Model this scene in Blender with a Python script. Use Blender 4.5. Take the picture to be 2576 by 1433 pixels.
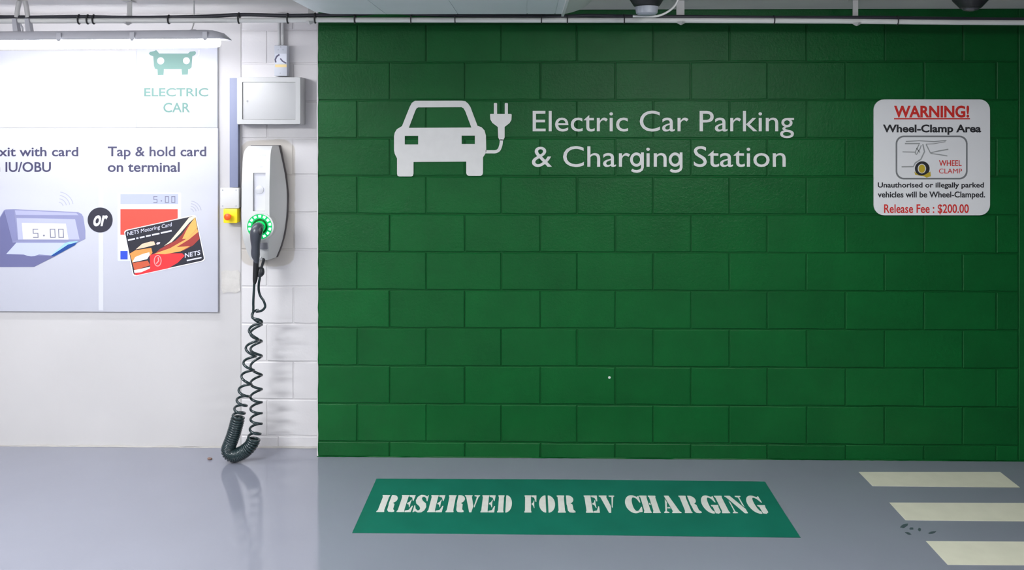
import bpy, bmesh, math, random
from mathutils import Vector, Matrix
R_ = random.Random(7)
SC = bpy.context.scene
COL = SC.collection
for _o in list(bpy.data.objects):
    bpy.data.objects.remove(_o)

# ------------------------------------------------------------------ camera
D = 4.6            # distance from camera to the green wall
H = 1.758          # eye height
F = 2200.0         # focal length in pixels of the 2576-wide frame
TH = 0.01776       # slight turn to the left
CX, HY = 1290.6, 310.0
cam = bpy.data.cameras.new('camera')
cam.sensor_width = 36.0
cam.lens = F / 2576.0 * 36.0
cam.shift_x = -(CX - 1288.0) / 2576.0
cam.shift_y = -(716.5 - HY) / 2576.0
cam.clip_start = 0.05
cam_o = bpy.data.objects.new('camera', cam)
cam_o.location = (0, -D, H)
cam_o.rotation_euler = (math.pi / 2, 0, TH)
COL.objects.link(cam_o)
SC.camera = cam_o

# ------------------------------------------------------------------ world, lamps, exposure
world = bpy.data.worlds.new('world')
SC.world = world
world.use_nodes = True
world.node_tree.nodes['Background'].inputs[0].default_value = (0.75, 0.8, 0.9, 1)
world.node_tree.nodes['Background'].inputs[1].default_value = 0.05
SC.view_settings.view_transform = 'Standard'
SC.view_settings.look = 'None'
SC.view_settings.gamma = 1.0
SC.view_settings.use_curve_mapping = False
SC.view_settings.exposure = 1.0

def ceiling_lamp(name, x, y, z, sx, sy, watts, col=(0.95, 0.98, 1.0)):
    l = bpy.data.lights.new(name, 'AREA')
    l.shape = 'RECTANGLE'
    l.size, l.size_y = sx, sy
    l.energy = watts
    l.color = col
    o = bpy.data.objects.new(name, l)
    o.location = (x, y, z)
    COL.objects.link(o)
    return o

# unseen battens of the parking bay under the slab, one added for the left floor: a downward face and the tube's side light
def batten(x, y, watts, side=0.38):
    ceiling_lamp('batten_lamp', x, y, 2.29, 1.2, 0.10, watts * (1 - side))
    for k in (-0.4, 0.0, 0.4):
        l = bpy.data.lights.new('batten_tube', 'POINT')
        l.energy = watts * side / 3
        l.shadow_soft_size = 0.03
        l.color = (0.95, 0.98, 1.0)
        o = bpy.data.objects.new('batten_tube', l)
        o.location = (x + k, y, 2.25)
        COL.objects.link(o)
batten(1.05, -2.0, 30)
batten(-2.5, -2.25, 52, 0.24)
batten(-3.0, -3.8, 52, 0.18)  # added lamp, out of view, to brighten the floor at left
batten(0.9, -5.2, 40)
batten(-2.6, -6.4, 40)
FIXTURE_EMIT = 18.0
LED_EMIT = 3.0

# ------------------------------------------------------------------ helpers
def W(px, py, Y):
    """pixel of the 2576x1433 frame -> point of the upright plane at depth Y"""
    s, c = math.sin(TH), math.cos(TH)
    a, b = px - CX, HY - py
    dx, dy = -s * F + c * a, c * F + s * a
    t = (Y + D) / dy
    return Vector((dx * t, Y, H + b * t))

def FL(px, py, z=0.0):
    """pixel -> point of the floor"""
    s, c = math.sin(TH), math.cos(TH)
    a, b = px - CX, HY - py
    dx, dy = -s * F + c * a, c * F + s * a
    t = (z - H) / b
    return Vector((dx * t, dy * t - D, z))

MATS = {}
def srgb(r, g, b):
    def f(v):
        v /= 255.0
        return v / 12.92 if v <= 0.04045 else ((v + 0.055) / 1.055) ** 2.4
    return (f(r), f(g), f(b))

def mat(name, col, rough=0.5, metal=0.0, bump=0.0, bscale=80.0, var=0.0, vscale=4.0, spec=0.5, ior=1.5, coat=0.0, emit=None, estr=0.0, rnd=0.0, bdist=0.002):
    if name in MATS:
        return MATS[name]
    m = bpy.data.materials.new(name)
    m.use_nodes = True
    nt = m.node_tree
    p = nt.nodes['Principled BSDF']
    p.inputs['Base Color'].default_value = (*col, 1)
    p.inputs['Roughness'].default_value = rough
    p.inputs['Metallic'].default_value = metal
    p.inputs['Specular IOR Level'].default_value = spec
    p.inputs['Coat Weight'].default_value = coat
    p.inputs['IOR'].default_value = ior
    if emit:
        p.inputs['Emission Color'].default_value = (*emit, 1)
        p.inputs['Emission Strength'].default_value = estr
    geo = nt.nodes.new('ShaderNodeNewGeometry')
    if var > 0:
        n = nt.nodes.new('ShaderNodeTexNoise')
        n.inputs['Scale'].default_value = vscale
        n.inputs['Detail'].default_value = 5
        nt.links.new(geo.outputs['Position'], n.inputs['Vector'])
        mr = nt.nodes.new('ShaderNodeMapRange')
        mr.inputs[1].default_value = 0.3
        mr.inputs[2].default_value = 0.7
        mr.inputs[3].default_value = 1 - var
        mr.inputs[4].default_value = 1 + var
        nt.links.new(n.outputs['Fac'], mr.inputs[0])
        vm = nt.nodes.new('ShaderNodeVectorMath')
        vm.operation = 'SCALE'
        vm.inputs[0].default_value = col
        src = mr.outputs[0]
        if rnd > 0:
            oi = nt.nodes.new('ShaderNodeObjectInfo')
            m2 = nt.nodes.new('ShaderNodeMapRange')
            m2.inputs[3].default_value = 1 - rnd
            m2.inputs[4].default_value = 1 + rnd
            nt.links.new(oi.outputs['Random'], m2.inputs[0])
            mu = nt.nodes.new('ShaderNodeMath')
            mu.operation = 'MULTIPLY'
            nt.links.new(src, mu.inputs[0])
            nt.links.new(m2.outputs[0], mu.inputs[1])
            src = mu.outputs[0]
        nt.links.new(src, vm.inputs['Scale'])
        nt.links.new(vm.outputs[0], p.inputs['Base Color'])
    if bump > 0:
        n = nt.nodes.new('ShaderNodeTexNoise')
        n.inputs['Scale'].default_value = bscale
        n.inputs['Detail'].default_value = 6
        n.inputs['Roughness'].default_value = 0.65
        nt.links.new(geo.outputs['Position'], n.inputs['Vector'])
        b = nt.nodes.new('ShaderNodeBump')
        b.inputs['Strength'].default_value = bump
        b.inputs['Distance'].default_value = bdist
        nt.links.new(n.outputs['Fac'], b.inputs['Height'])
        nt.links.new(b.outputs[0], p.inputs['Normal'])
    MATS[name] = m
    return m

WPOS = {}
def put(name, me, m, parent=None):
    """link mesh built in world coordinates, origin at its middle, under parent"""
    xs = [v.co for v in me.vertices]
    lo = Vector((min(v.x for v in xs), min(v.y for v in xs), min(v.z for v in xs)))
    hi = Vector((max(v.x for v in xs), max(v.y for v in xs), max(v.z for v in xs)))
    c = (lo + hi) / 2
    me.transform(Matrix.Translation(-c))
    o = bpy.data.objects.new(name, me)
    me.name = name
    if m is not None:
        me.materials.clear()
        me.materials.append(m)
    COL.objects.link(o)
    o.location = c
    if parent is not None:
        o.parent = parent
        o.location = c - WPOS[parent.as_pointer()]
    WPOS[o.as_pointer()] = c
    return o

def thing(name, loc, label=None, cat=None, group=None):
    o = bpy.data.objects.new(name, None)
    o.empty_display_size = 0.1
    o.location = loc
    COL.objects.link(o)
    WPOS[o.as_pointer()] = Vector(loc)
    return tag(o, label, cat, group)

def tag(o, label=None, cat=None, group=None, kind=None):
    if label: o['label'] = label
    if cat: o['category'] = cat
    if group: o['group'] = group
    if kind: o['kind'] = kind
    return o

def from_bm(bm):
    bmesh.ops.recalc_face_normals(bm, faces=bm.faces)
    me = bpy.data.meshes.new('m')
    bm.to_mesh(me)
    bm.free()
    return me

def smooth(me, ang=40):
    for p in me.polygons:
        p.use_smooth = True
    try:
        me.set_sharp_from_angle(angle=math.radians(ang))
    except Exception:
        pass
    return me

def add_box(bm, lo, hi):
    vs = [bm.verts.new((x, y, z)) for x in (lo[0], hi[0]) for y in (lo[1], hi[1]) for z in (lo[2], hi[2])]
    for f in ((0, 1, 3, 2), (4, 6, 7, 5), (0, 4, 5, 1), (2, 3, 7, 6), (0, 2, 6, 4), (1, 5, 7, 3)):
        bm.faces.new([vs[i] for i in f])

def box(name, lo, hi, m, parent=None, bev=0.0, seg=2):
    bm = bmesh.new()
    add_box(bm, lo, hi)
    if bev > 0:
        bmesh.ops.bevel(bm, geom=bm.edges[:], offset=bev, segments=seg, affect='EDGES', profile=0.6)
    me = from_bm(bm)
    if bev > 0: smooth(me, 35)
    return put(name, me, m, parent)

def pbox(name, x0, y0, x1, y1, Y0, Y1, m, parent=None, bev=0.0):
    """box whose front face fills the pixel rectangle at depth Y0 and goes back to Y1"""
    a, b = W(x0, y1, Y0), W(x1, y0, Y0)
    return box(name, (a.x, Y0, a.z), (b.x, Y1, b.z), m, parent, bev)

def sweep_bm(bm, pts, radii, n=10, caps=True):
    pts = [Vector(p) for p in pts]
    if not hasattr(radii, '__len__'):
        radii = [radii] * len(pts)
    T = []
    for i in range(len(pts)):
        a = pts[max(i - 1, 0)]
        b = pts[min(i + 1, len(pts) - 1)]
        T.append((b - a).normalized())
    up = Vector((0, 1, 0)) if abs(T[0].y) < 0.9 else Vector((1, 0, 0))
    N = (up - T[0] * up.dot(T[0])).normalized()
    rings = []
    for i, p in enumerate(pts):
        if i:
            N = (N - T[i] * N.dot(T[i]))
            N = N.normalized() if N.length > 1e-6 else T[i].orthogonal().normalized()
        B = T[i].cross(N)
        rings.append([bm.verts.new(p + (N * math.cos(k * 2 * math.pi / n) + B * math.sin(k * 2 * math.pi / n)) * radii[i]) for k in range(n)])
    for i in range(len(rings) - 1):
        for k in range(n):
            bm.faces.new((rings[i][k], rings[i][(k + 1) % n], rings[i + 1][(k + 1) % n], rings[i + 1][k]))
    if caps:
        bm.faces.new(rings[0][::-1])
        bm.faces.new(rings[-1])

def tube(name, pts, r, m, parent=None, n=10):
    bm = bmesh.new()
    sweep_bm(bm, pts, r, n)
    return put(name, smooth(from_bm(bm), 50), m, parent)

def spline(pts, k=8):
    """Catmull-Rom through tuples"""
    P = [tuple(p) for p in pts]
    P = [P[0]] + P + [P[-1]]
    out = []
    for i in range(1, len(P) - 2):
        for j in range(k):
            t = j / k
            out.append(tuple(0.5 * (2 * b + (c - a) * t + (2 * a - 5 * b + 4 * c - d) * t * t + (3 * b - a - 3 * c + d) * t ** 3)
                             for a, b, c, d in zip(P[i - 1], P[i], P[i + 1], P[i + 2])))
    out.append(P[-2])
    return out

def fill_mesh(loops, e=1.0):
    """outlines (list of loops of (x, y)) -> filled and extruded mesh, even-odd holes"""
    cu = bpy.data.curves.new('fill', 'CURVE')
    cu.dimensions = '2D'
    cu.fill_mode = 'BOTH'
    cu.extrude = e
    for lp in loops:
        s = cu.splines.new('POLY')
        s.points.add(len(lp) - 1)
        for q, (x, y) in zip(s.points, lp):
            q.co = (x, y, 0, 1)
        s.use_cyclic_u = True
    o = bpy.data.objects.new('fill', cu)
    me = bpy.data.meshes.new_from_object(o)
    bpy.data.objects.remove(o)
    bpy.data.curves.remove(cu)
    return me

def flat(name, loops, Y, t, m, parent=None, onfloor=False):
    """thin plate of thickness t lying on the plane Y (or the floor), outline in pixels"""
    me = fill_mesh([[(x / 100.0, -y / 100.0) for x, y in lp] for lp in loops])
    for v in me.vertices:
        x, y, z = v.co
        if onfloor:
            v.co = FL(x * 100, -y * 100, Y)
            v.co.z = Y + (t if z > 0 else 0)
        else:
            v.co = W(x * 100, -y * 100, Y)
            v.co.y = Y - (t if z > 0 else 0)
    return put(name, me, m, parent)

def rrect(x0, y0, x1, y1, r, n=6):
    out = []
    for cx, cy, a0 in ((x1 - r, y0 + r, -90), (x1 - r, y1 - r, 0), (x0 + r, y1 - r, 90), (x0 + r, y0 + r, 180)):
        for i in range(n + 1):
            a = math.radians(a0 + 90 * i / n)
            out.append((cx + r * math.cos(a), cy + r * math.sin(a)))
    return out

def rect(x0, y0, x1, y1):
    return [(x0, y0), (x1, y0), (x1, y1), (x0, y1)]

def circ(cx, cy, rx, ry=None, n=32):
    ry = ry or rx
    return [(cx + rx * math.cos(2 * math.pi * i / n), cy + ry * math.sin(2 * math.pi * i / n)) for i in range(n)]

def stroke(pts, w):
    """polyline -> one outline loop of width w"""
    L, Rr = [], []
    n = len(pts)
    for i, (x, y) in enumerate(pts):
        a = pts[max(i - 1, 0)]
        b = pts[min(i + 1, n - 1)]
        dx, dy = b[0] - a[0], b[1] - a[1]
        l = math.hypot(dx, dy) or 1
        ww = w[i] if hasattr(w, '__len__') else w
        nx, ny = -dy / l * ww / 2, dx / l * ww / 2
        L.append((x + nx, y + ny))
        Rr.append((x - nx, y - ny))
    return L + Rr[::-1]

CAP = None
def text_mesh(body, bold=0.0, e=0.5, space=1.0):
    cu = bpy.data.curves.new('text', 'FONT')
    cu.body = body
    cu.extrude = e
    cu.offset = bold
    cu.space_character = space
    cu.resolution_u = 4
    o = bpy.data.objects.new('text', cu)
    me = bpy.data.meshes.new_from_object(o)
    bpy.data.objects.remove(o)
    bpy.data.curves.remove(cu)
    return me

def cap_height():
    global CAP
    if CAP is None:
        me = text_mesh('H')
        CAP = max(v.co.y for v in me.vertices)
        bpy.data.meshes.remove(me)
    return CAP

def text_flat(name, body, x0, x1, yb, yt, Y, t, m, parent=None, bold=0.0, space=1.0, shear=0.0, drop=0.0):
    """text whose ink spans x0..x1, baseline yb, capital top yt; drop tilts the line (pixels lost over its length).
    Large lines are split into letters, small print into words."""
    me = text_mesh(body, bold, space=space)
    lo = min(v.co.x for v in me.vertices)
    hi = max(v.co.x for v in me.vertices)
    ch = cap_height()
    def mp(co):
        u = (co.x - lo) / (hi - lo)
        q = co.y / ch
        p = W(x0 + (x1 - x0) * u + shear * q, yb - (yb - yt) * q + drop * u, Y)
        p.y = Y - (t if co.z > 0 else 0)
        return p
    small = (yb - yt) < 15.5
    pieces = split_letters(me, 0.12 if small else None)
    bpy.data.meshes.remove(me)
    line = None
    if len(pieces) > 1:
        line = bpy.data.objects.new('text_line', None)
        line.empty_display_size = 0.05
        COL.objects.link(line)
        wc = W((x0 + x1) / 2, yb, Y)
        line.parent = parent
        line.location = wc - WPOS[parent.as_pointer()]
        WPOS[line.as_pointer()] = wc
    for vs, fs in pieces:
        m2 = bpy.data.meshes.new('letter')
        m2.from_pydata([mp(v) for v in vs], [], fs)
        put('word' if small else 'letter', m2, m, line or parent)

def split_letters(me, gap=None):
    """split a line of text into letters, left to right (dot and stem of an i stay together)"""
    bm = bmesh.new()
    bm.from_mesh(me)
    bm.verts.ensure_lookup_table()
    bmesh.ops.remove_doubles(bm, verts=bm.verts, dist=1e-5)
    seen, isl = set(), []
    for v in bm.verts:
        if v in seen: continue
        st, grp = [v], []
        seen.add(v)
        while st:
            q = st.pop()
            grp.append(q)
            for ed in q.link_edges:
                w = ed.other_vert(q)
                if w not in seen:
                    seen.add(w); st.append(w)
        isl.append([min(w.co.x for w in grp), max(w.co.x for w in grp), grp])
    isl.sort(key=lambda a: a[0])
    merged = []
    for a in isl:
        if merged and gap is not None and a[0] < merged[-1][1] + gap:
            merged[-1][1] = max(merged[-1][1], a[1])
            merged[-1][2] += a[2]
        elif merged and a[0] < merged[-1][1] - 1e-3 and (min(a[1], merged[-1][1]) - a[0]) > 0.4 * min(a[1] - a[0], merged[-1][1] - merged[-1][0]):
            merged[-1][1] = max(merged[-1][1], a[1])
            merged[-1][2] += a[2]
        else:
            merged.append(a)
    out = []
    for a in merged:
        s = {w: i for i, w in enumerate(a[2])}
        fs = {f for w in a[2] for f in w.link_faces}
        out.append(([w.co.copy() for w in a[2]], [[s[w] for w in f.verts] for f in fs]))
    bm.free()
    return out

# ------------------------------------------------------------------ materials
GREEN = mat('green_block_paint', (0.0018, 0.086, 0.0165), 0.31, spec=0.24, bump=0.85, bscale=72, var=0.10, vscale=5, rnd=0.07, bdist=0.003)
GREENM = mat('green_joint_paint', (0.0016, 0.074, 0.014), 0.45, spec=0.2, bump=0.4, bscale=90, bdist=0.003)
PLASTER = mat('white_plaster', (0.525, 0.508, 0.512), 0.7, bump=0.12, bscale=40, var=0.03, vscale=2)
CEIL = mat('ceiling_paint', (0.70, 0.67, 0.645), 0.8, bump=0.1, bscale=30, var=0.05)
GREYWALL = mat('far_wall_paint', (0.25, 0.25, 0.25), 0.8)
WHITEM = mat('white_metal', (0.46, 0.46, 0.465), 0.4)
PIPEW = mat('white_pipe', (0.72, 0.72, 0.70), 0.45)
HANG = mat('hanger_grey', (0.55, 0.54, 0.53), 0.5)
DUCTM = mat('duct_paint', (0.70, 0.75, 0.75), 0.45, var=0.03)
BLACKR = mat('black_rubber', (0.018, 0.02, 0.026), 0.4)
BLACKP = mat('black_plastic', (0.012, 0.012, 0.014), 0.45)
GREYP = mat('grey_plastic', (0.42, 0.43, 0.47), 0.45)
FIXG = mat('fixture_grey', (0.42, 0.42, 0.46), 0.45)
EMITW = mat('lit_diffuser', (0.9, 0.9, 0.9), 0.5, emit=(0.93, 0.95, 1.0), estr=FIXTURE_EMIT)
CLIPM = mat('clip_steel', (0.55, 0.55, 0.58), 0.3, metal=0.6)
BOARD = mat('board_white', (0.50, 0.505, 0.575), 0.45)
BOARD2 = mat('board_strip', (0.58, 0.585, 0.64), 0.45)
INK = mat('ink_navy', srgb(62, 60, 88), 0.5)
TEAL = mat('ink_teal', (0.115, 0.235, 0.205), 0.5)
SIGNW = mat('sign_white', (0.74, 0.74, 0.75), 0.4)
SIGNT = mat('vinyl_white', (0.66, 0.65, 0.64), 0.5, var=0.03, vscale=20)
REDI = mat('ink_red', srgb(205, 40, 32), 0.5)
BLKI = mat('ink_black', srgb(38, 38, 42), 0.5)
GRYI = mat('ink_grey', srgb(120, 122, 124), 0.5)
YELI = mat('ink_yellow', srgb(190, 165, 40), 0.5)
CHW = mat('charger_shell', (0.60, 0.60, 0.595), 0.35)
CHG = mat('charger_panel', (0.66, 0.66, 0.72), 0.3)
CORD = mat('cord_dark_teal', (0.013, 0.027, 0.030), 0.24, coat=0.2)
LEDG = mat('led_green', (0.1, 0.8, 0.35), 0.3, emit=(0.25, 1.0, 0.5), estr=LED_EMIT)
RINGG = mat('ring_green', srgb(20, 140, 70), 0.25, emit=(0.0, 0.45, 0.12), estr=0.35)
RINGD = mat('ring_dark_green', srgb(8, 95, 35), 0.2)
YELP = mat('yellow_plastic', srgb(240, 215, 10), 0.4)
ORAP = mat('orange_button', srgb(235, 85, 25), 0.35)
LAVT = mat('trunking_lavender', (0.20, 0.22, 0.33), 0.5)
TIEB = mat('cable_tie', (0.02, 0.02, 0.022), 0.5)
PANEL = mat('floor_panel_green', (0.006, 0.130, 0.086), 0.32, var=0.10, vscale=6)
STRIPE = mat('floor_stripe_paint', srgb(205, 203, 184), 0.45, var=0.04, vscale=12)
FTEXT = mat('floor_letter_paint', srgb(205, 204, 198), 0.45, var=0.05, vscale=30)
SCUFF = mat('scuff_dark', srgb(62, 76, 80), 0.5)
DEBRIS = mat('scrap_brown', srgb(120, 95, 85), 0.8)

# floor: grey-blue glossy epoxy
FLOORM = mat('floor_epoxy', (0.218, 0.228, 0.280), 0.10, spec=1.0, ior=1.62, bump=0.02, bscale=14, var=0.035, vscale=1.6, bdist=0.01)

# white blocks: paint with the bare outline left around the charger and a rough patch
def white_block_material():
    m = mat('white_block_paint', (0.62, 0.605, 0.615), 0.6)
    nt = m.node_tree
    p = nt.nodes['Principled BSDF']
    geo = nt.nodes.new('ShaderNodeNewGeometry')
    noi = nt.nodes.new('ShaderNodeTexNoise')
    noi.inputs['Scale'].default_value = 9
    noi.inputs['Detail'].default_value = 4
    nt.links.new(geo.outputs['Position'], noi.inputs['Vector'])
    sub = nt.nodes.new('ShaderNodeVectorMath'); sub.operation = 'SUBTRACT'
    nt.links.new(noi.outputs['Color'], sub.inputs[0]); sub.inputs[1].default_value = (0.5, 0.5, 0.5)
    scl = nt.nodes.new('ShaderNodeVectorMath'); scl.operation = 'SCALE'
    nt.links.new(sub.outputs[0], scl.inputs[0]); scl.inputs['Scale'].default_value = 0.025
    pos = nt.nodes.new('ShaderNodeVectorMath'); pos.operation = 'ADD'
    nt.links.new(geo.outputs['Position'], pos.inputs[0]); nt.links.new(scl.outputs[0], pos.inputs[1])
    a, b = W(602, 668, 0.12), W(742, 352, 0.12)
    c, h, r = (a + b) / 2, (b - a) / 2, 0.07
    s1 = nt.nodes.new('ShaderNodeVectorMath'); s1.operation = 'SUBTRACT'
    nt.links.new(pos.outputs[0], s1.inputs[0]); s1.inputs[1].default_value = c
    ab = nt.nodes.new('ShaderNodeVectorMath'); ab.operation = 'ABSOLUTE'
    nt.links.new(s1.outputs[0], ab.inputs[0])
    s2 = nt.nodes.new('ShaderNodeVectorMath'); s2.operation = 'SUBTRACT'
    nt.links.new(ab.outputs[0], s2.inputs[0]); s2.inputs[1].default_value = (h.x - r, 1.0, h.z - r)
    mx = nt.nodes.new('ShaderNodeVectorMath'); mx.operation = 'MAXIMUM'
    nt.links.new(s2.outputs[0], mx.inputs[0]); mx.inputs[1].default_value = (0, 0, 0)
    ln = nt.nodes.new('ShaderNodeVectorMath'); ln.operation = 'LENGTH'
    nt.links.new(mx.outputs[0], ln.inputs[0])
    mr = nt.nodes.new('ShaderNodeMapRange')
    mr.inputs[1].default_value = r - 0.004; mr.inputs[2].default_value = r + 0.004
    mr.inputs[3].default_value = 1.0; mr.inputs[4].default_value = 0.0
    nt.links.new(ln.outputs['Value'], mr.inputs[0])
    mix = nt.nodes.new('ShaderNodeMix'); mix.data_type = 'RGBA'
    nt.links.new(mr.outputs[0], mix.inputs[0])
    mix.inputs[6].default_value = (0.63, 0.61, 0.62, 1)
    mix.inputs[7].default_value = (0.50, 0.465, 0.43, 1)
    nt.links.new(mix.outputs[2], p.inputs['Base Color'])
    nb = nt.nodes.new('ShaderNodeTexNoise'); nb.inputs['Scale'].default_value = 90; nb.inputs['Detail'].default_value = 5
    nt.links.new(geo.outputs['Position'], nb.inputs['Vector'])
    bu = nt.nodes.new('ShaderNodeBump'); bu.inputs['Strength'].default_value = 0.25; bu.inputs['Distance'].default_value = 0.002
    nt.links.new(nb.outputs['Fac'], bu.inputs['Height']); nt.links.new(bu.outputs[0], p.inputs['Normal'])
    return m
WBLOCK = white_block_material()

# ------------------------------------------------------------------ the setting
ZC = 2.355
YW = 0.12                      # face of the white wall, behind the green one
XL, XR, YB = -5.2, 5.6, -9.0
XG = W(798, 700, 0).x          # left end of the green wall
XP = W(2563, 700, 0).x         # joint at the right end of the green blocks

tag(box('floor', (XL, YB, -0.15), (XR, 0.4, 0.0), FLOORM), kind='structure')
floor = bpy.data.objects['floor']
tag(box('ceiling', (XL, YB, ZC), (XR, 0.4, ZC + 0.2), CEIL), kind='structure')
tag(box('wall_left', (XL - 0.2, YB, 0), (XL, 0.4, ZC), GREYWALL), kind='structure')
tag(box('wall_right', (XR, YB, 0), (XR + 0.2, 0.4, ZC), GREYWALL), kind='structure')
tag(box('wall_front', (XL, YB - 0.2, 0), (XR, YB, ZC), GREYWALL), kind='structure')
tag(box('beam_added_shade', (XL, -2.9, 2.08), (XR, -2.6, ZC - 0.001), CEIL), kind='structure')  # unseen beam, added to keep the rear lamps off the upper wall
wall = tag(box('wall_back', (XG, 0.0035, 0), (XR, 0.35, ZC), GREENM), 'dark green painted concrete block wall', None, None, 'structure')
XS = W(607, 700, YW).x         # plaster / white block border
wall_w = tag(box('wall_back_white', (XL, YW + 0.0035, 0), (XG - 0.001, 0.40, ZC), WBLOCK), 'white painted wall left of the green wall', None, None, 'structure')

def wavy_block(name, x0, x1, z0, z1, yf, yb, m, parent, jit=0.0017, bev=0.0032):
    """one concrete block: slightly uneven outline, rounded arris"""
    nx = 4 if (x1 - x0) > 0.2 else 2
    nz = 1
    j = lambda s=jit: R_.uniform(-s, s)
    out = []
    for i in range(nx): out.append((x0 + (x1 - x0) * i / nx, z0))
    for i in range(nz): out.append((x1, z0 + (z1 - z0) * i / nz))
    for i in range(nx): out.append((x1 - (x1 - x0) * i / nx, z1))
    for i in range(nz): out.append((x0, z1 - (z1 - z0) * i / nz))
    cx, cz = (x0 + x1) / 2, (z0 + z1) / 2
    out = [(x + j(), z + j()) for x, z in out]
    bm = bmesh.new()
    def ring(k, y):
        r = []
        for x, z in out:
            sx = 1 - k / max((x1 - x0) / 2, 1e-3)
            sz = 1 - k / max((z1 - z0) / 2, 1e-3)
            r.append(bm.verts.new((cx + (x - cx) * sx, y, cz + (z - cz) * sz)))
        return r
    A, B, C = ring(0, yb), ring(0, yf + bev * 0.8), ring(bev, yf)
    n = len(out)
    for P, Q in ((A, B), (B, C)):
        for i in range(n):
            bm.faces.new((P[i], P[(i + 1) % n], Q[(i + 1) % n], Q[i]))
    bm.faces.new(C)
    o = put(name, from_bm(bm), m, parent)
    if name == 'block':
        o.rotation_euler = (R_.uniform(-.006, .006), 0, R_.uniform(-.004, .004))
    return o

ODD = [798, 980.5, 1169.5, 1359.5, 1548, 1738, 1930, 2127, 2324, 2506, 2563]
EVEN = [798, 899, 1072, 1261, 1451.5, 1643, 1835, 2029, 2225, 2422, 2563]
zt = 2.080
JX, JZ = 0.0032, 0.0038
courses = [(zt + 0.2, zt, EVEN)] + [(zt - 0.2 * k, zt - 0.2 * (k + 1), ODD if k % 2 == 0 else EVEN) for k in range(10)] + [(0.08, 0.0, ODD)]
for k, (z1, z0, js) in enumerate(courses):
    py = HY - ((z0 + z1) / 2 - H) * F / D
    for i in range(len(js) - 1):
        ja, jb = R_.uniform(-1.0, 1.0), R_.uniform(-1.0, 1.0)
        xa = XG if i == 0 else W(js[i] , py, 0).x + JX
        xb = XP - 0.004 if i == len(js) - 2 else W(js[i + 1], py, 0).x - JX
        wavy_block('block', xa, xb, z0 + (JZ if z0 > 0 else 0.001), z1 - JZ, -0.001 - R_.uniform(0, 0.0022), 0.02, GREEN, wall)
# strip of wall above the top course, and the pier at the right end of the blocks
wavy_block('block', XG, XP - 0.004, zt + 0.2 + JZ, ZC - 0.002, 0.0, 0.02, GREEN, wall)
wavy_block('pier', XP + 0.003, XR - 0.01, 0.001, ZC - 0.002, 0.001, 0.02, GREEN, wall)
flat('paint_fleck', [circ(1533, 949, 3.2)], -0.003, 0.0008, SIGNT, wall)
# pale unpainted arris where the green wall stops
bm = bmesh.new()
prev = None
for i in range(61):
    z = 0.002 + (ZC - 0.006) * i / 60
    w = 0.0035 + R_.uniform(0, 0.0028)
    a = bm.verts.new((XG - 0.0015, -0.0036, z)); b = bm.verts.new((XG + w, -0.0036, z))
    c = bm.verts.new((XG - 0.0015, 0.11, z)); d = bm.verts.new((XG + w, 0.0, z))
    if prev:
        pa, pb, pc, pd = prev
        bm.faces.new((pa, pb, b, a)); bm.faces.new((pc, pa, a, c)); bm.faces.new((pb, pd, d, b))
    prev = (a, b, c, d)
put('arris', from_bm(bm), PLASTER, wall)

# white wall: smooth plaster part and blocks
wavy_block('plaster_panel', XL, XS - 0.001, 0.001, ZC - 0.002, YW - 0.001, YW + 0.02, PLASTER, wall_w)
wl = [75, 160, 255, 348, 440, 534, 627, 720.5, 814, 909, 1004, 1096]      # course lines in the photograph
wz = [ZC - 0.002] + [W(700, y, YW).z for y in wl] + [0.0]
for k in range(len(wz) - 1):
    z1, z0 = wz[k], wz[k + 1]
    split = 672 if k % 2 == 1 else 738
    if k == 12: split = 700
    xj = W(split, 700, YW).x
    for xa, xb in ((XS + 0.002, xj - 0.003), (xj + 0.003, XG - 0.003)):
        wavy_block('block', xa, xb, z0 + 0.004, z1 - 0.004, YW - R_.uniform(0, 0.0015), YW + 0.02, WBLOCK, wall_w, bev=0.003)

pp = [(556, 684), (566, 679), (582, 681), (598, 679), (604, 686), (603, 710), (605, 730), (594, 737), (576, 733), (562, 738), (556, 724), (558, 704)]
flat('plaster_patch', [pp], YW - 0.003, 0.0016, mat('rough_patch', (0.56, 0.535, 0.51), 0.85, bump=0.9, bscale=55, var=0.06, vscale=30, bdist=0.004), wall_w)

# coating turned up unevenly at the foot of the walls
def lip(name, x0, x1, y, m, hmax, parent):
    bm = bmesh.new()
    n = int((x1 - x0) / 0.02)
    prev = None
    hh = hmax * 0.5
    for i in range(n + 1):
        x = x0 + (x1 - x0) * i / n
        hh = min(hmax, max(0.001, hh + R_.uniform(-0.35, 0.35) * hmax))
        a = bm.verts.new((x, y - 0.006 - R_.uniform(0, 0.003), 0.0005)); b = bm.verts.new((x, y - 0.0045, hh)); c = bm.verts.new((x, y + 0.004, hh))
        if prev:
            bm.faces.new((prev[0], a, b, prev[1])); bm.faces.new((prev[1], b, c, prev[2]))
        prev = (a, b, c)
    return put(name, smooth(from_bm(bm)), m, parent)
lip('coating_lip', XG, XR - 0.02, 0.0, GREENM, 0.006, wall)
lip('coating_lip', XL + 0.02, XG - 0.01, YW - 0.003, mat('dirty_edge', (0.42, 0.40, 0.38), 0.8), 0.009, floor)

# ------------------------------------------------------------------ floor markings
pc = FL(1450, 1278)
fp = thing('floor_panel', (pc.x, pc.y, 0), 'green painted floor panel with white stencilled words RESERVED FOR EV CHARGING', 'floor marking')
flat('panel', [[(947, 1204), (1435, 1206), (1924, 1211), (1968, 1281), (2014, 1352), (1450, 1345), (886, 1340)]], 0.0003, 0.0012, PANEL, fp, True)

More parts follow.
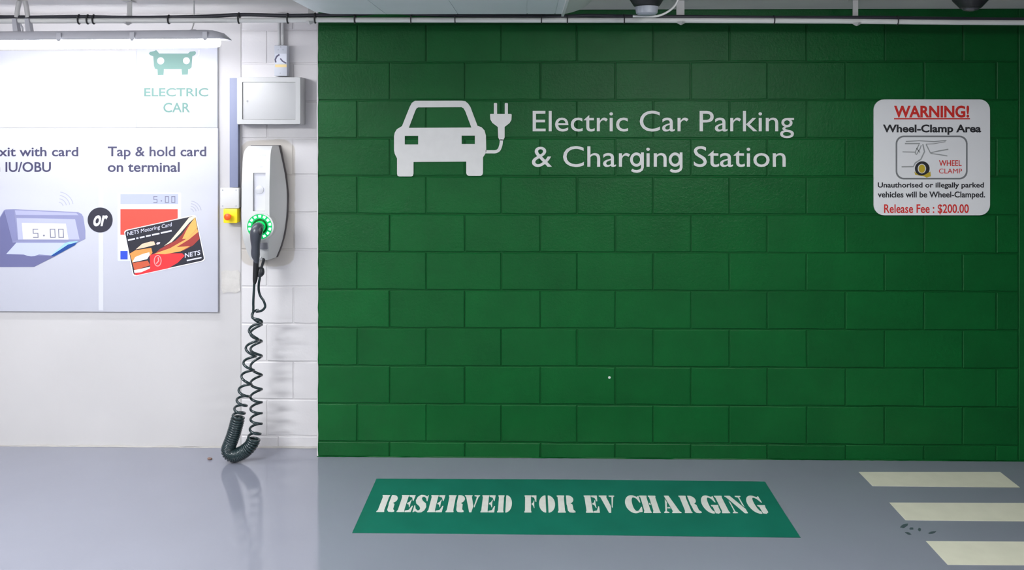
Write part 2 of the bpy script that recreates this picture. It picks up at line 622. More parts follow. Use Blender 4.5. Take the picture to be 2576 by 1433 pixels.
def arc(cx, cy, rx, ry, a0, a1, n=9):
    return [(cx + rx * math.cos(math.radians(a0 + (a1 - a0) * i / n)), cy + ry * math.sin(math.radians(a0 + (a1 - a0) * i / n))) for i in range(n + 1)]
def stem(a, b, s=0.05):
    return [(a - s, 0), (b + s * .6, 0), (b + s * .6, .05), (b, .10), (b, .90), (b + s * .6, .95), (b + s * .6, 1), (a - s, 1), (a - s, .95), (a, .90), (a, .10), (a - s, .05)]
G = {}
G['R'] = [stem(.06, .42), [(.55, 1)] + arc(.66, .76, .30, .24, 90, -60) + [(.76, .53), (.88, .46), (.90, .16), (1.0, .08), (1.0, .02), (.88, 0), (.68, .02), (.58, .12), (.56, .42), (.54, .46)]]
G['E'] = [stem(.06, .50), [(.56, 1), (.98, 1), (.94, .66), (.88, .66), (.78, .86), (.56, .92)], [(.56, .54), (.68, .58), (.76, .72), (.80, .72), (.78, .50), (.80, .28), (.76, .28), (.68, .44), (.56, .47)],
          [(.56, 0), (.98, 0), (1.0, .36), (.94, .36), (.80, .12), (.56, .08)]]
G['F'] = [stem(.06, .54), [(.60, 1), (1.0, 1), (.98, .62), (.92, .62), (.80, .87), (.60, .92)], [(.60, .52), (.70, .56), (.78, .70), (.82, .70), (.80, .48), (.82, .26), (.78, .26), (.70, .41), (.60, .45)]]
G['D'] = [stem(.06, .42), [(.57, 1), (.66, 1)] + arc(.60, .5, .40, .5, 75, -75, 14) + [(.66, 0), (.57, 0)]]
G['O'] = [arc(.43, .5, .43, .5, 90, 270, 16), arc(.57, .5, .44, .5, -90, 90, 16)]
G['V'] = [[(-.03, 1), (.50, 1), (.50, .95), (.46, .92), (.66, .34), (.58, 0), (.44, 0), (.06, .92), (-.03, .95)], [(.64, 1), (1.02, 1), (1.02, .95), (.94, .92), (.74, .26), (.70, .36), (.82, .92), (.64, .95)]]
G['C'] = [arc(.52, .5, .52, .52, 62, 298, 22) + [(.96, .06), (1.0, .34), (.95, .34)] + arc(.62, .46, .28, .36, -60, -90, 3) + arc(.60, .5, .16, .40, 270, 90, 12) + arc(.62, .54, .28, .36, 90, 40, 4) + [(.92, .60), (.98, .60), (.98, .98), (.92, .98), (.86, .92)]]
G['G'] = [arc(.50, .5, .50, .52, 66, 280, 20) + [(.60, .10)] + arc(.58, .5, .14, .40, 270, 90, 12) + arc(.60, .54, .28, .36, 90, 45, 4) + [(.92, .62), (.97, .62), (.97, .98), (.92, .98), (.85, .93)],
          [(.56, .46), (1.04, .46), (1.04, .40), (1.0, .36), (1.0, .06), (.84, -.02), (.64, .0), (.64, .36), (.56, .40)]]
G['S'] = [[(.86, .92), (.92, 1.0), (.97, 1.0), (.97, .64), (.91, .64), (.80, .82), (.62, .92), (.50, .88), (.48, .78), (.60, .66), (.90, .50), (1.0, .30), (.92, .10), (.72, -.01), (.46, -.02), (.22, .05), (.12, 0), (.05, 0), (.05, .38), (.11, .38), (.22, .18), (.42, .08), (.54, .12), (.56, .22), (.44, .34), (.14, .50), (.04, .68), (.12, .90), (.34, 1.02), (.60, 1.01)]]
G['H'] = [stem(.06, .42), stem(.58, .94), [(.46, .46), (.54, .46), (.54, .56), (.46, .56)]]
G['A'] = [[(.30, 1), (.62, 1), (.96, .08), (1.04, .05), (1.04, 0), (.46, 0), (.46, .05), (.54, .09), (.40, .66)], [(.30, .80), (.36, .60), (.16, .09), (.28, .05), (.28, 0), (-.04, 0), (-.04, .05), (.06, .09)], [(.26, .26), (.46, .26), (.44, .33), (.28, .33)]]
G['I'] = [stem(.10, .90, .10)]
G['N'] = [[(-.04, 1), (.34, 1), (.94, .24), (.94, 0), (.74, 0), (.12, .82), (.02, .94), (-.04, .95)], [(.08, .70), (.16, .60), (.16, .09), (.28, .05), (.28, 0), (-.04, 0), (-.04, .05), (.08, .09)], [(.68, 1), (1.06, 1), (1.06, .95), (.94, .91), (.94, .36), (.85, .48), (.85, .91), (.68, .95)]]
# letter, pixel span, and the row of the image in which the span was read
LET = [('R', 946, 991, 'b'), ('E', 997, 1034, 'b'), ('S', 1036, 1069, 'b'), ('E', 1074, 1112, 'b'), ('R', 1120, 1166, 'b'), ('V', 1171, 1207, 't'), ('E', 1208, 1244, 'b'), ('D', 1250, 1287, 'b'),
       ('F', 1319, 1350, 'm'), ('O', 1356, 1396, 'm'), ('R', 1403, 1448, 'b'), ('E', 1474, 1510, 'b'), ('V', 1507, 1544, 't'), ('C', 1573, 1613, 'm'), ('H', 1620, 1664, 'b'), ('A', 1673, 1713, 'b'),
       ('R', 1723, 1766, 'b'), ('G', 1766, 1804, 'm'), ('I', 1817, 1838, 'b'), ('N', 1846, 1884, 'b'), ('G', 1881, 1921, 'm')]
for ch, xa, xb, row in LET:
    u = (xa - 946) / 975.0
    yb, yt = 1288.0 + 3.5 * u, 1245.5 + 2.5 * u
    y = {'b': yb, 't': yt, 'm': (yb + yt) / 2}[row]
    A, B = FL(xa, y), FL(xb, y)
    Y0, Y1 = FL(xa, yb).y, FL(xa, yt).y
    me = fill_mesh(G[ch])
    for v in me.vertices:
        x, yy, z = v.co
        v.co = (A.x + (B.x - A.x) * x, Y0 + (Y1 - Y0) * yy, 0.0015 + (0.001 if z > 0 else 0))
    put('letter', me, FTEXT, fp)

SG = 'white stripes painted on the floor at right'
tag(flat('floor_stripe', [[(2160, 1187), (2516, 1187), (2566, 1226), (2195, 1222)]], 0.0003, 0.0012, STRIPE, None, True), 'white painted floor stripe nearest the green wall', 'floor stripe', SG)
xr2, xr3 = 2612, 2730
tag(flat('floor_stripe', [[(2237, 1264), (xr2, 1265), (xr2 + 58, 1312), (2278, 1308)]], 0.0003, 0.0012, STRIPE, None, True), 'white painted floor stripe between the other two stripes', 'floor stripe', SG)
tag(flat('floor_stripe', [[(2329, 1361), (xr3, 1363), (xr3 + 75, 1423), (2384, 1420)]], 0.0003, 0.0012, STRIPE, None, True), 'white painted floor stripe nearest the camera, at lower right corner', 'floor stripe', SG)
def blob(cx, cy, a, b, rot=0):
    o = []
    for i in range(14):
        t = 2 * math.pi * i / 14
        r = R_.uniform(.6, 1.1)
        x, y = a * r * math.cos(t), b * r * math.sin(t)
        o.append((cx + x * math.cos(rot) - y * math.sin(rot), cy + x * math.sin(rot) + y * math.cos(rot)))
    return o
for cx, cy, a, b, rr in ((2274, 1322, 11, 5, -.5), (2293, 1329, 6, 4, .2), (2313, 1331, 4, 5, 0), (2285, 1341, 10, 3, .4), (2346, 1339, 12, 3.5, -.25)):
    flat('scuff_mark', [blob(cx, cy, a, b, rr)], 0.0002, 0.0004, SCUFF, floor, True)
p0 = FL(528, 1156)
bm = bmesh.new()
bmesh.ops.create_icosphere(bm, subdivisions=2, radius=1)
for v in bm.verts:
    v.co *= R_.uniform(.8, 1.1)
    v.co = Vector((p0.x + v.co.x * 0.013, p0.y + v.co.y * 0.008, max(0.0, 0.006 + v.co.z * 0.008)))
tag(put('scrap', from_bm(bm), DEBRIS), 'small brownish scrap lying on the floor left of the coiled cable', 'scrap')

# ------------------------------------------------------------------ sign on the green wall: words and car
def wall_line(body, x0, x1, yb, yt, root, gpos):
    me = text_mesh(body, bold=0.001)
    lo = min(v.co.x for v in me.vertices); hi = max(v.co.x for v in me.vertices)
    ch = cap_height()
    parts = split_letters(me)
    bpy.data.meshes.remove(me)
    chars = [c for c in body if c != ' ']
    ok = len(chars) == len(parts)
    for i, (vs, fs) in enumerate(parts):
        def mp(x, y, z):
            q = W(x0 + (x1 - x0) * (x - lo) / (hi - lo), yb - (yb - yt) * y / ch, -0.0035)
            q.y = -0.0035 - (0.003 if z > 0 else 0)
            return q
        if ok and chars[i] == 'g':
            a = min(v.x for v in vs); b = max(v.x for v in vs)
            sw = (yb - yt) * 0.135
            pa = x0 + (x1 - x0) * (a - lo) / (hi - lo); pb = x0 + (x1 - x0) * (b - lo) / (hi - lo) - 1
            xh = (yb - yt) * 0.70
            pb = pa + max(pb - pa, xh * 0.86)
            cx, cy = (pa + pb - sw * .3) / 2, yb - xh / 2
            rx, ry = (pb - pa) / 2 - sw * .2, xh / 2
            out = [circ(cx, cy, rx, ry, 28), circ(cx, cy, rx - sw, ry - sw, 28)]
            tail = [(pb - sw * .5, yb - xh), (pb - sw * .5, yb - xh * .3), (pb - sw * .5, yb + 2)] + [(cx + (pb - sw * .5 - cx) * math.cos(t), yb + 2 + 10 * math.sin(t)) for t in (0.5, 1.0, 1.5, 2.0, 2.5)]
            o = thing('letter', W(cx, cy, -0.0035), None)
            o.parent = root
            o.location = WPOS[o.as_pointer()] - WPOS[root.as_pointer()]
            flat('bowl', out, -0.0035, 0.003, SIGNT, o)
            flat('tail', [stroke(tail, sw)], -0.0036, 0.003, SIGNT, o)
            continue
        m2 = bpy.data.meshes.new('letter')
        m2.from_pydata([mp(*v) for v in vs], [], fs)
        put('letter', m2, SIGNT, root)
wt = thing('wall_lettering', W(1660, 350, 0), 'white lettering Electric Car Parking & Charging Station on the green wall', 'lettering')
wall_line('Electric Car Parking', 1340, 1997, 330, 279, wt, None)
wall_line('& Charging Station', 1338, 1976, 419, 368, wt, None)

c = lambda pts: [(980 + x / 6.825, 240 + y / 6.825) for x, y in pts]
cs = thing('car_emblem', W(1140, 350, 0), 'white car pictogram with a plug on a cord, on the green wall', 'emblem')
body = c([(440, 90), (1240, 88), (1300, 98), (1350, 140), (1390, 200), (1510, 520), (1580, 545), (1630, 600), (1655, 690), (1660, 960), (1645, 1000), (1605, 1060), (1604, 1330), (1590, 1365), (1560, 1378), (1360, 1378), (1330, 1365), (1318, 1330), (1318, 1135),
          (412, 1140), (412, 1340), (402, 1375), (375, 1390), (165, 1390), (138, 1375), (130, 1340), (130, 1080), (90, 1000), (78, 940), (78, 700), (90, 640), (125, 580), (215, 525), (345, 200), (385, 125)])
wind = c([(490, 205), (1235, 200), (1270, 220), (1300, 270), (1405, 550), (332, 555), (440, 270), (462, 225)])
flat('car', [body, wind, c(rect(262, 692, 492, 840)), c(rect(1238, 690, 1465, 832))], -0.0035, 0.0025, SIGNT, cs)
plug = c([(1725, 325), (1735, 315), (1790, 315), (1790, 140), (1800, 130), (1836, 130), (1846, 140), (1846, 315), (1978, 315), (1978, 140), (1988, 130), (2022, 130), (2032, 140), (2032, 315), (2085, 315), (2097, 330), (2092, 420), (2060, 475), (1975, 540), (1975, 720), (1950, 770), (1890, 770), (1865, 720), (1858, 540), (1765, 470), (1730, 410)])
flat('plug', [plug], -0.0035, 0.0025, SIGNT, cs)
flat('cord', [stroke(c(spline([(1650, 966), (1740, 966), (1820, 964), (1875, 935), (1905, 870), (1918, 800), (1920, 755)], 5)), 8)], -0.0036, 0.0024, SIGNT, cs)

# ------------------------------------------------------------------ warning sign
ws = thing('warning_sign', W(2343, 540, -0.006), 'white wheel clamp warning sign with rounded corners on the green wall', 'sign')
YS = -0.010
flat('board', [rrect(2197, 250, 2489, 541, 26)], -0.004, 0.006, SIGNW, ws)
T_ = 0.0006
text_flat('lettering', 'WARNING!', 2249, 2438, 294, 267, YS, T_, REDI, ws, bold=0.032)
flat('underline', [rect(2249, 297, 2440, 300)], YS, T_, REDI, ws)
text_flat('lettering', 'Wheel-Clamp Area', 2221, 2468, 332, 314, YS, T_, BLKI, ws, bold=0.030)
flat('frame', [rrect(2253, 341, 2434, 451, 20), rrect(2257, 345, 2430, 447, 17)], YS, T_, GRYI, ws)
k = lambda pts: [(2160 + x / 4.214, 220 + y / 4.214) for x, y in pts]
GR2 = mat('ink_pale_grey', srgb(150, 152, 152), 0.5)
for pts, w in (([(490, 594), (650, 594)], 3), ([(500, 572), (640, 564), (800, 574), (930, 560)], 2.6), ([(640, 604), (606, 670), (600, 705), (612, 712), (650, 650), (664, 612)], 2.4), ([(465, 682), (600, 685)], 2.6),
               ([(680, 600), (698, 680), (660, 760), (600, 800), (580, 838), (455, 840)], 3.2), ([(716, 604), (760, 692), (850, 672), (950, 655)], 3), ([(762, 698), (850, 710), (940, 725)], 2.6), ([(612, 640), (650, 690)], 2), ([(712, 600), (800, 596), (920, 574)], 2)):
    flat('car_outline', [stroke(k(pts), w)], YS, T_, GR2, ws)
flat('wheel', [circ(2320, 424, 18.5), circ(2319, 424, 10.5, 12)], YS, T_, BLKI, ws)
flat('hub', [circ(2319, 424, 8, 10.5)], YS, T_, YELI, ws)
flat('clamp', [k([(590, 890), (640, 930), (690, 930), (760, 890), (765, 940), (720, 955), (690, 940), (600, 925)])], YS - T_, T_, YELI, ws)
text_flat('lettering', 'WHEEL', 2362, 2419, 417, 403, YS, T_, REDI, ws, bold=0.012)
text_flat('lettering', 'CLAMP', 2362, 2420, 436, 424, YS, T_, REDI, ws, bold=0.0)
text_flat('lettering', 'Unauthorised or illegally parked', 2208, 2475, 471, 459, YS, T_, BLKI, ws, bold=0.022)
text_flat('lettering', 'vehicles will be Wheel-Clamped.', 2208, 2478, 496, 482, YS, T_, BLKI, ws, bold=0.022)
text_flat('lettering', 'Release Fee : $200.00', 2224, 2437, 535, 514, YS, T_, REDI, ws, bold=0.014)

# ------------------------------------------------------------------ boards on the white wall
YBD = YW - 0.004
# upper left plain board
ub = tag(pbox('plain_board', -420, 128, 342.7, 321.3, YBD - 0.012, YBD, BOARD), 'blank white board above the card payment board', 'board')
# upper right: electric car board
eb = thing('electric_car_board', W(445, 320, YBD), 'white board with a teal car symbol and the words ELECTRIC CAR', 'sign board')
pbox('board', 343, 112, 547, 321.3, YBD - 0.012, YBD, BOARD, eb, 0.001)
Y1 = YBD - 0.0122
g = lambda pts: [(340 + x / 6.232, 100 + y / 6.232) for x, y in pts]
flat('car_symbol', [g([(215, 215), (235, 190), (310, 175), (325, 160), (345, 175), (375, 215), (830, 215), (860, 185), (940, 178), (955, 205), (940, 235), (895, 260), (885, 430), (860, 455), (830, 465), (826, 545), (735, 548), (728, 460), (450, 460), (445, 552), (355, 555), (350, 465), (310, 455), (295, 410), (285, 260), (235, 240)]),
                    g(circ(400, 330, 57)), g(circ(803, 328, 55))], Y1, 0.0006, TEAL, eb)
flat('cord', [stroke(g([(905, 325), (960, 305), (1000, 230), (1005, 160)]), 3)], Y1, 0.0006, mat('ink_pale', (0.62, 0.64, 0.68), 0.5), eb)
text_flat('lettering', 'ELECTRIC', 363, 524, 242, 222, Y1, 0.0006, TEAL, eb, bold=0.012)
text_flat('lettering', 'CAR', 411, 478, 282, 259, Y1, 0.0006, TEAL, eb, bold=0.012)

# lower: payment instructions
pb = thing('payment_board', W(270, 782, YBD), 'large pale lavender instruction board showing card reader and cash card', 'sign board')
pbox('board', -420, 322, 548, 781, YBD - 0.014, YBD, BOARD, pb, 0.001)
Y2 = YBD - 0.0142
t2 = 0.0005
flat('strip', [rect(248, 324, 260, 780)], Y2, t2, BOARD2, pb)
text_flat('lettering', 'Exit with card', -19, 197, 392.5, 370, Y2, t2, INK, pb, bold=0.016)
text_flat('lettering', 'in IU/OBU', -22, 128, 431.5, 408, Y2, t2, INK, pb, bold=0.016)
text_flat('lettering', 'Tap & hold card', 271, 519, 392.5, 369, Y2, t2, INK, pb, bold=0.016)
text_flat('lettering', 'on terminal', 271, 452, 431.5, 408, Y2, t2, INK, pb, bold=0.016)
PALE = mat('ink_signal', srgb(165, 166, 182), 0.5)
def waves(x, y, s, rot):
    for q in range(4):
        r = s * (0.35 + 0.25 * q)
        flat('signal_wave', [stroke([(x + r * math.cos(math.radians(a + rot)), y + r * math.sin(math.radians(a + rot))) for a in range(-38, 39, 8)], 2.0)], Y2, t2, PALE, pb)
waves(147, 520, 34, -45)
waves(478, 534, 26, -45)
d = lambda pts: [(x / 7.542, 500 + y / 7.542) for x, y in pts]
def ink(n, r, g_, b): return mat('ink_' + n, srgb(r, g_, b), 0.5)
rd = Y2
flat('reader', [d([(75, 215), (110, 200), (260, 195), (1480, 250), (1550, 285), (1580, 340), (1620, 600), (1620, 760), (1480, 830), (650, 1290), (-1200, 1300), (-1200, 900), (-250, 760)])], rd, t2, ink('reader_mid', 132, 134, 170), pb)
flat('reader_side', [d([(85, 225), (240, 830), (310, 825), (115, 1048), (430, 1062), (980, 1082), (1060, 1080), (650, 1288), (-1200, 1298), (-1200, 902), (-250, 762)])], rd - t2, t2, ink('reader_dark', 100, 101, 142), pb)
flat('reader_bevel', [d([(90, 215), (260, 212), (330, 780), (240, 815)])], rd - t2 * 2, t2, ink('reader_bevel', 124, 126, 166), pb)
flat('reader_top', [d([(285, 215), (1450, 268), (1490, 310), (300, 305)])], rd - t2, t2, ink('reader_light', 164, 165, 200), pb)
flat('reader_face', [d([(315, 362), (1425, 385), (1510, 770), (345, 772)])], rd - t2, t2, ink('reader_face', 172, 174, 206), pb)
flat('screen', [d([(415, 455), (1248, 468), (1300, 772), (440, 768)])], rd - t2 * 2, t2, ink('reader_screen', 222, 222, 232), pb)
flat('flap', [d([(312, 832), (1250, 832), (980, 1072), (740, 1052), (660, 1085), (590, 1090), (520, 1080), (450, 1052), (118, 1046)])], rd - t2 * 2, t2, ink('reader_flap', 182, 188, 214), pb)
flat('card_slot', [d([(1230, 838), (1310, 812), (1475, 800), (1440, 852), (990, 1078), (965, 1072)])], rd - t2 * 3, t2, ink('slot_pale', 150, 192, 236), pb)
flat('card_slot', [d([(1290, 866), (1462, 822), (1425, 875), (1045, 1082), (958, 1086), (1010, 1050)])], rd - t2 * 4, t2, ink('slot_blue', 22, 66, 138), pb)
SEG = {'5': 'afgcd', '0': 'abcdef'}
def seven(ch, x, y, w, h, s, skew, Y, m, parent):
    th = s
    P = {'a': rect(x, y, x + w, y + th), 'd': rect(x, y + h - th, x + w, y + h), 'g': rect(x, y + h / 2 - th / 2, x + w, y + h / 2 + th / 2),
         'f': rect(x, y, x + th, y + h / 2), 'b': rect(x + w - th, y, x + w, y + h / 2), 'e': rect(x, y + h / 2, x + th, y + h), 'c': rect(x + w - th, y + h / 2, x + w, y + h)}
    for q in SEG[ch]:
        lp = [(a + skew * (b - y), b) for a, b in P[q]]
        flat('digit_segment', [lp], Y - (0.00005 if q in 'adg' else 0), t2, m, parent)
GD = ink('digits', 120, 120, 138)
for ch, x in (('5', 82), ('0', 125), ('0', 146)):
    seven(ch, x, 575, 14, 23, 2.4, 0.05, rd - t2 * 3, GD, pb)
flat('digit_point', [circ(110.5, 592, 2.4)], rd - t2 * 3, t2, GD, pb)
flat('or_disc', [circ(252, 553, 31.5, 31.5, 40)], Y2 - t2, t2, ink('disc', 38, 37, 52), pb)
text_flat('lettering', 'or', 233, 267, 567, 531, Y2 - 2 * t2, t2, SIGNW, pb, bold=0.03, shear=7)
# terminal
flat('terminal', [rrect(296, 484, 456, 656, 3)], Y2, t2, ink('term_back', 205, 208, 222), pb)
flat('terminal_display', [rect(303, 488, 448, 513)], Y2 - t2, t2, ink('term_disp', 168, 173, 204), pb)
for ch, x in (('5', 386), ('0', 415), ('0', 431)):
    seven(ch, x, 493, 10, 17, 2.0, 0, Y2 - t2 * 2, GD, pb)
flat('digit_point', [circ(406, 505, 1.8)], Y2 - t2 * 2, t2, GD, pb)
flat('terminal_red', [rect(303, 526, 447, 590)], Y2 - t2, t2, ink('term_red', 246, 72, 58), pb)
flat('terminal_blue', [rect(303, 631, 321, 652)], Y2 - t2, t2, ink('term_blue', 40, 72, 190), pb)
# cash card
kk = lambda pts: [(290 + x / 7.96, 530 + y / 7.96) for x, y in pts]
def cardrr(m_):
    # rounded parallelogram in card coordinates
    o = Vector((314, 581)); ux = Vector((177, -39)); vy = Vector((23, 112))
    out = []
    for x, y in rrect(-m_ / 181., -m_ / 114., 1 + m_ / 181., 1 + m_ / 114., 0.05, 5):
        q = o + ux * x + vy * y
        out.append((q.x, q.y))
    return out
Y3 = Y2 - t2 * 2
flat('card_edge', [cardrr(2.2)], Y3, t2, ink('card_edge', 242, 236, 242), pb)
flat('card', [cardrr(0)], Y3 - t2, t2, ink('card', 30, 30, 42), pb)
Y4 = Y3 - 2 * t2
for i, (nm, pts, colr) in enumerate((
    ('red', [(690, 890), (800, 850), (1340, 850), (1390, 900), (1250, 1040), (1060, 1150), (420, 1290), (380, 1255), (700, 1150)], (222, 42, 48)),
    ('red2', [(900, 760), (1200, 600), (1330, 480), (1480, 260), (1640, 360), (1690, 560), (1560, 690), (1380, 790), (1000, 860), (800, 850)], (150, 48, 42)),
    ('orange', [(780, 860), (1100, 745), (1400, 575), (1560, 445), (1640, 350), (1662, 420), (1480, 570), (1230, 725), (1500, 705), (1310, 810), (1000, 868)], (236, 160, 86)),
    ('amber', [(1340, 565), (1420, 400), (1510, 245), (1600, 130), (1642, 340), (1560, 442), (1420, 560)], (226, 166, 86)),
    ('cream', [(975, 705), (1090, 610), (1300, 360), (1480, 132), (1580, 104), (1602, 128), (1480, 240), (1300, 450), (1130, 625)], (240, 216, 186)),
    ('car', [(292, 855), (400, 790), (720, 740), (745, 840), (700, 892), (345, 1040)], (226, 142, 72)),
    ('lower', [(345, 1045), (650, 995), (700, 1090), (385, 1195)], (190, 84, 54)),
    ('roof', [(410, 772), (540, 660), (700, 615), (775, 612), (805, 680), (560, 742)], (236, 192, 164)),
    ('light', [(342, 1030), (400, 925), (560, 860), (682, 830), (692, 880), (640, 965), (480, 1005)], (240, 236, 236)),
    ('bumper', [(372, 1190), (700, 1118), (690, 1155), (520, 1230), (385, 1245)], (240, 220, 215)),
    ('mirror', [(820, 660), (840, 630), (900, 625), (890, 660), (840, 680)], (220, 200, 210)))):
    flat('card_print', [kk(pts)], Y4 - 0.00012 * i, t2, ink('card_' + nm, *colr), pb)
Y5 = Y4 - 0.0018
flat('card_mark', [kk(circ(850, 1000, 78, 115)), kk(circ(850, 1000, 60, 95))], Y5, t2, ink('mark_pink', 240, 150, 150), pb)
flat('card_mark', [kk(stroke([(820, 1060), (870, 1000), (860, 930)], 26))], Y5, t2, ink('mark_pink', 240, 150, 150), pb)
CW = ink('card_white', 205, 205, 225)
text_flat('lettering', 'NETS Motoring Card', 320.5, 432, 592.5, 583, Y5, t2, CW, pb, bold=0.004, drop=-24)
for a, b in ((0, .16), (.19, .24), (.27, .38), (.41, .52), (.55, .72), (.75, 1)):
    xx = lambda u: (322 + 110 * u, 604 - 24 * u)
    flat('card_line', [stroke([xx(a), xx(b)], 4.0)], Y5, t2, CW, pb)
text_flat('lettering', 'NETS', 465, 504, 648, 637, Y5, t2, CW, pb, bold=0.02, drop=-8)
flat('card_line', [stroke([(470, 655), (507, 647.5)], 3.5)], Y5, t2, CW, pb)

# ------------------------------------------------------------------ boxes, trunking and pipes on the white wall
en = thing('electrical_enclosure', W(680, 315, YW), 'white metal electrical enclosure mounted above the charger', 'enclosure')
pbox('body', 597, 194, 757, 313, 0.024, YW, WHITEM, en, 0.003)
rim = flat('lid', [rrect(598, 195, 756.5, 312, 3), rrect(611, 206.5, 745, 300.5, 2)], 0.0242, 0.011, WHITEM, en)
md = rim.modifiers.new('soft_edge', 'BEVEL'); md.width = 0.0025; md.segments = 2; md.limit_method = 'ANGLE'
pbox('door', 611.3, 206.8, 744.7, 300.2, 0.0175, 0.0241, WHITEM, en, 0.003)
tube('lock', [W(622, 254, 0.018), W(622, 254, 0.014)], 0.005, WHITEM, en, 14)
tr = thing('trunking', W(588, 470, YW), 'lavender grey vertical cable trunking between enclosure and junction box', 'trunking')
pbox('channel', 579, 196, 597, 471, 0.08, YW, LAVT, tr, 0.001)
pbox('cover', 577.5, 196, 598.5, 471, 0.074, 0.0805, LAVT, tr, 0.0015)
jb = thing('junction_box', W(578, 523, YW), 'pale grey square junction box at the foot of the trunking', 'junction box')
JBM = mat('junction_grey', (0.58, 0.575, 0.57), 0.5)
pbox('body', 555, 473, 600, 523, 0.066, YW - 0.003, JBM, jb, 0.003)
pbox('lid', 554, 472, 600.5, 524, 0.058, 0.0665, JBM, jb, 0.003)
for sx, sy in ((560, 478), (594, 478), (560, 518), (594, 518)):
    tube('screw', [W(sx, sy, 0.0585), W(sx, sy, 0.0565)], 0.004, GREYP, jb, 10)
es = thing('emergency_stop', W(579, 561, YW), 'yellow emergency stop box with an orange red push button', 'emergency stop')
pbox('body', 561.5, 525, 596.5, 561, 0.056, YW - 0.003, YELP, es, 0.006)
bc = W(573, 545, 0.03)
bm = bmesh.new()
sweep_bm(bm, [bc + Vector((0, dy, 0)) for dy in (0.03, 0.0, -0.002, -0.006, -0.010, -0.012)], [0.010, 0.011, 0.018, 0.0185, 0.014, 0.005], 20)
put('button', smooth(from_bm(bm), 50), ORAP, es)
iso = thing('isolator_box', W(706, 190, YW), 'narrow grey isolator box with a picture label and yellow strip', 'isolator')
ISOM = mat('isolator_grey', (0.52, 0.54, 0.60), 0.45)
pbox('body', 690, 114, 722, 191, 0.068, YW, ISOM, iso, 0.003)
flat('label', [rrect(692, 135, 721, 160, 2)], 0.0679, 0.0006, mat('iso_label', (0.62, 0.64, 0.72), 0.4), iso)
flat('label_print', [stroke([(703, 137), (696, 142), (692.5, 150), (694, 157)], 4)], 0.0673, 0.0004, ink('iso_dark', 70, 68, 95), iso)
flat('label_print', [stroke([(705, 147), (711, 154), (720, 159)], 3.5)], 0.0673, 0.0004, ink('iso_dark', 70, 68, 95), iso)
flat('yellow_strip', [rect(692, 162, 721, 169)], 0.0679, 0.0006, mat('iso_yellow', srgb(225, 200, 140), 0.5), iso)
for sx, sy in ((706, 118), (700, 125), (712, 125), (705, 184)):
    tube('screw', [W(sx, sy, 0.0685), W(sx, sy, 0.0660)], 0.0028, GREYP, iso, 8)
for i, x in enumerate((702.5, 711.5)):
    tag(tube('conduit', [W(x, 113.8, 0.094), W(x, 100, 0.094), W(x, 60, 0.094), W(x, 34, 0.094)], 0.0085, WHITEM, None, 12),
        ('left' if i == 0 else 'right') + ' one of two white conduits rising from the isolator box', 'conduit', 'conduits above the isolator box')

# ------------------------------------------------------------------ charger
CXB = W(670, 500, YW).x
ch_ = thing('ev_charger', (CXB, YW, W(668, 645, YW).z), 'white faceted wall charger with a glowing green socket ring', 'charger')
ST = [(366, .073, .064, .095), (384, .083, .071, .150), (440, .108, .073, .172), (490, .119, .073, .177), (545, .115, .073, .177), (590, .100, .068, .165), (620, .082, .058, .140), (645, .060, .044, .112)]
def loft(st, yback, grow=0.0, dmax=None):
    bm = bmesh.new()
    rings = []
    for y, hb, hf, dd in st:
        z = W(690, y, YW).z
        dd = dd if dmax is None else min(dd, dmax)
        hf2 = hf if dmax is None else hb
        rings.append([bm.verts.new((CXB + x, yy, z)) for x, yy in ((-hb - grow, yback), (-hb - grow, yback - 0.02), (-hf2 - grow, yback - dd), (hf2 + grow, yback - dd), (hb + grow, yback - 0.02), (hb + grow, yback))])
    n = 6
    for i in range(len(rings) - 1):
        for q in range(n):
            bm.faces.new((rings[i][q], rings[i][(q + 1) % n], rings[i + 1][(q + 1) % n], rings[i + 1][q]))
    bm.faces.new(rings[0]); bm.faces.new(rings[-1][::-1])
    return bm
def dense(st, k=4):
    return spline(st, k)
bm = loft(dense(ST), YW - 0.012)
bmesh.ops.recalc_face_normals(bm, faces=bm.faces)
me = bpy.data.meshes.new('shell'); bm.to_mesh(me); bm.free()
tmp = bpy.data.objects.new('shell_tmp', me); COL.objects.link(tmp)
# cut the recess of the front panel
YF = YW - 0.012 - 0.177
pa, pz = W(636, 531, YF), W(667, 435, YF)
bm = bmesh.new(); add_box(bm, (pa.x, YF - 0.03, pa.z), (pz.x, YF + 0.018, pz.z)); me2 = from_bm(bm)
cut = bpy.data.objects.new('cut', me2); COL.objects.link(cut)
bo = tmp.modifiers.new('b', 'BOOLEAN'); bo.object = cut; bo.operation = 'DIFFERENCE'; bo.solver = 'EXACT'
bpy.context.view_layer.update()
ev = tmp.evaluated_get(bpy.context.evaluated_depsgraph_get())
shell = bpy.data.meshes.new_from_object(ev)
bpy.data.objects.remove(tmp); bpy.data.objects.remove(cut)
smooth(shell, 14)
put('shell', shell, CHW, ch_)
bm = loft([(y - 1 if i == 0 else y, hb + .005, hf, dd) for i, (y, hb, hf, dd) in enumerate(ST)], YW - 0.001, 0.0, 0.021)
put('back_plate', from_bm(bm), mat('charger_back', (0.07, 0.06, 0.065), 0.5), ch_)
box('panel', (pa.x + .001, YF + 0.0145, pa.z + .001), (pz.x - .001, YF + 0.0178, pz.z - .001), CHG, ch_)
bq = W(653, 477, YF + 0.014)
tube('card_reader', [bq, bq + Vector((0, -0.003, 0)), bq + Vector((0, -0.0045, 0))], [0.022, 0.0215, 0.018], mat('reader_round', (0.60, 0.60, 0.63), 0.3), ch_, 28)
MK = ink('charger_mark', 196, 196, 200)
DEP = [(W(690, y, YW).z, dd) for y, hb, hf, dd in dense(ST)]
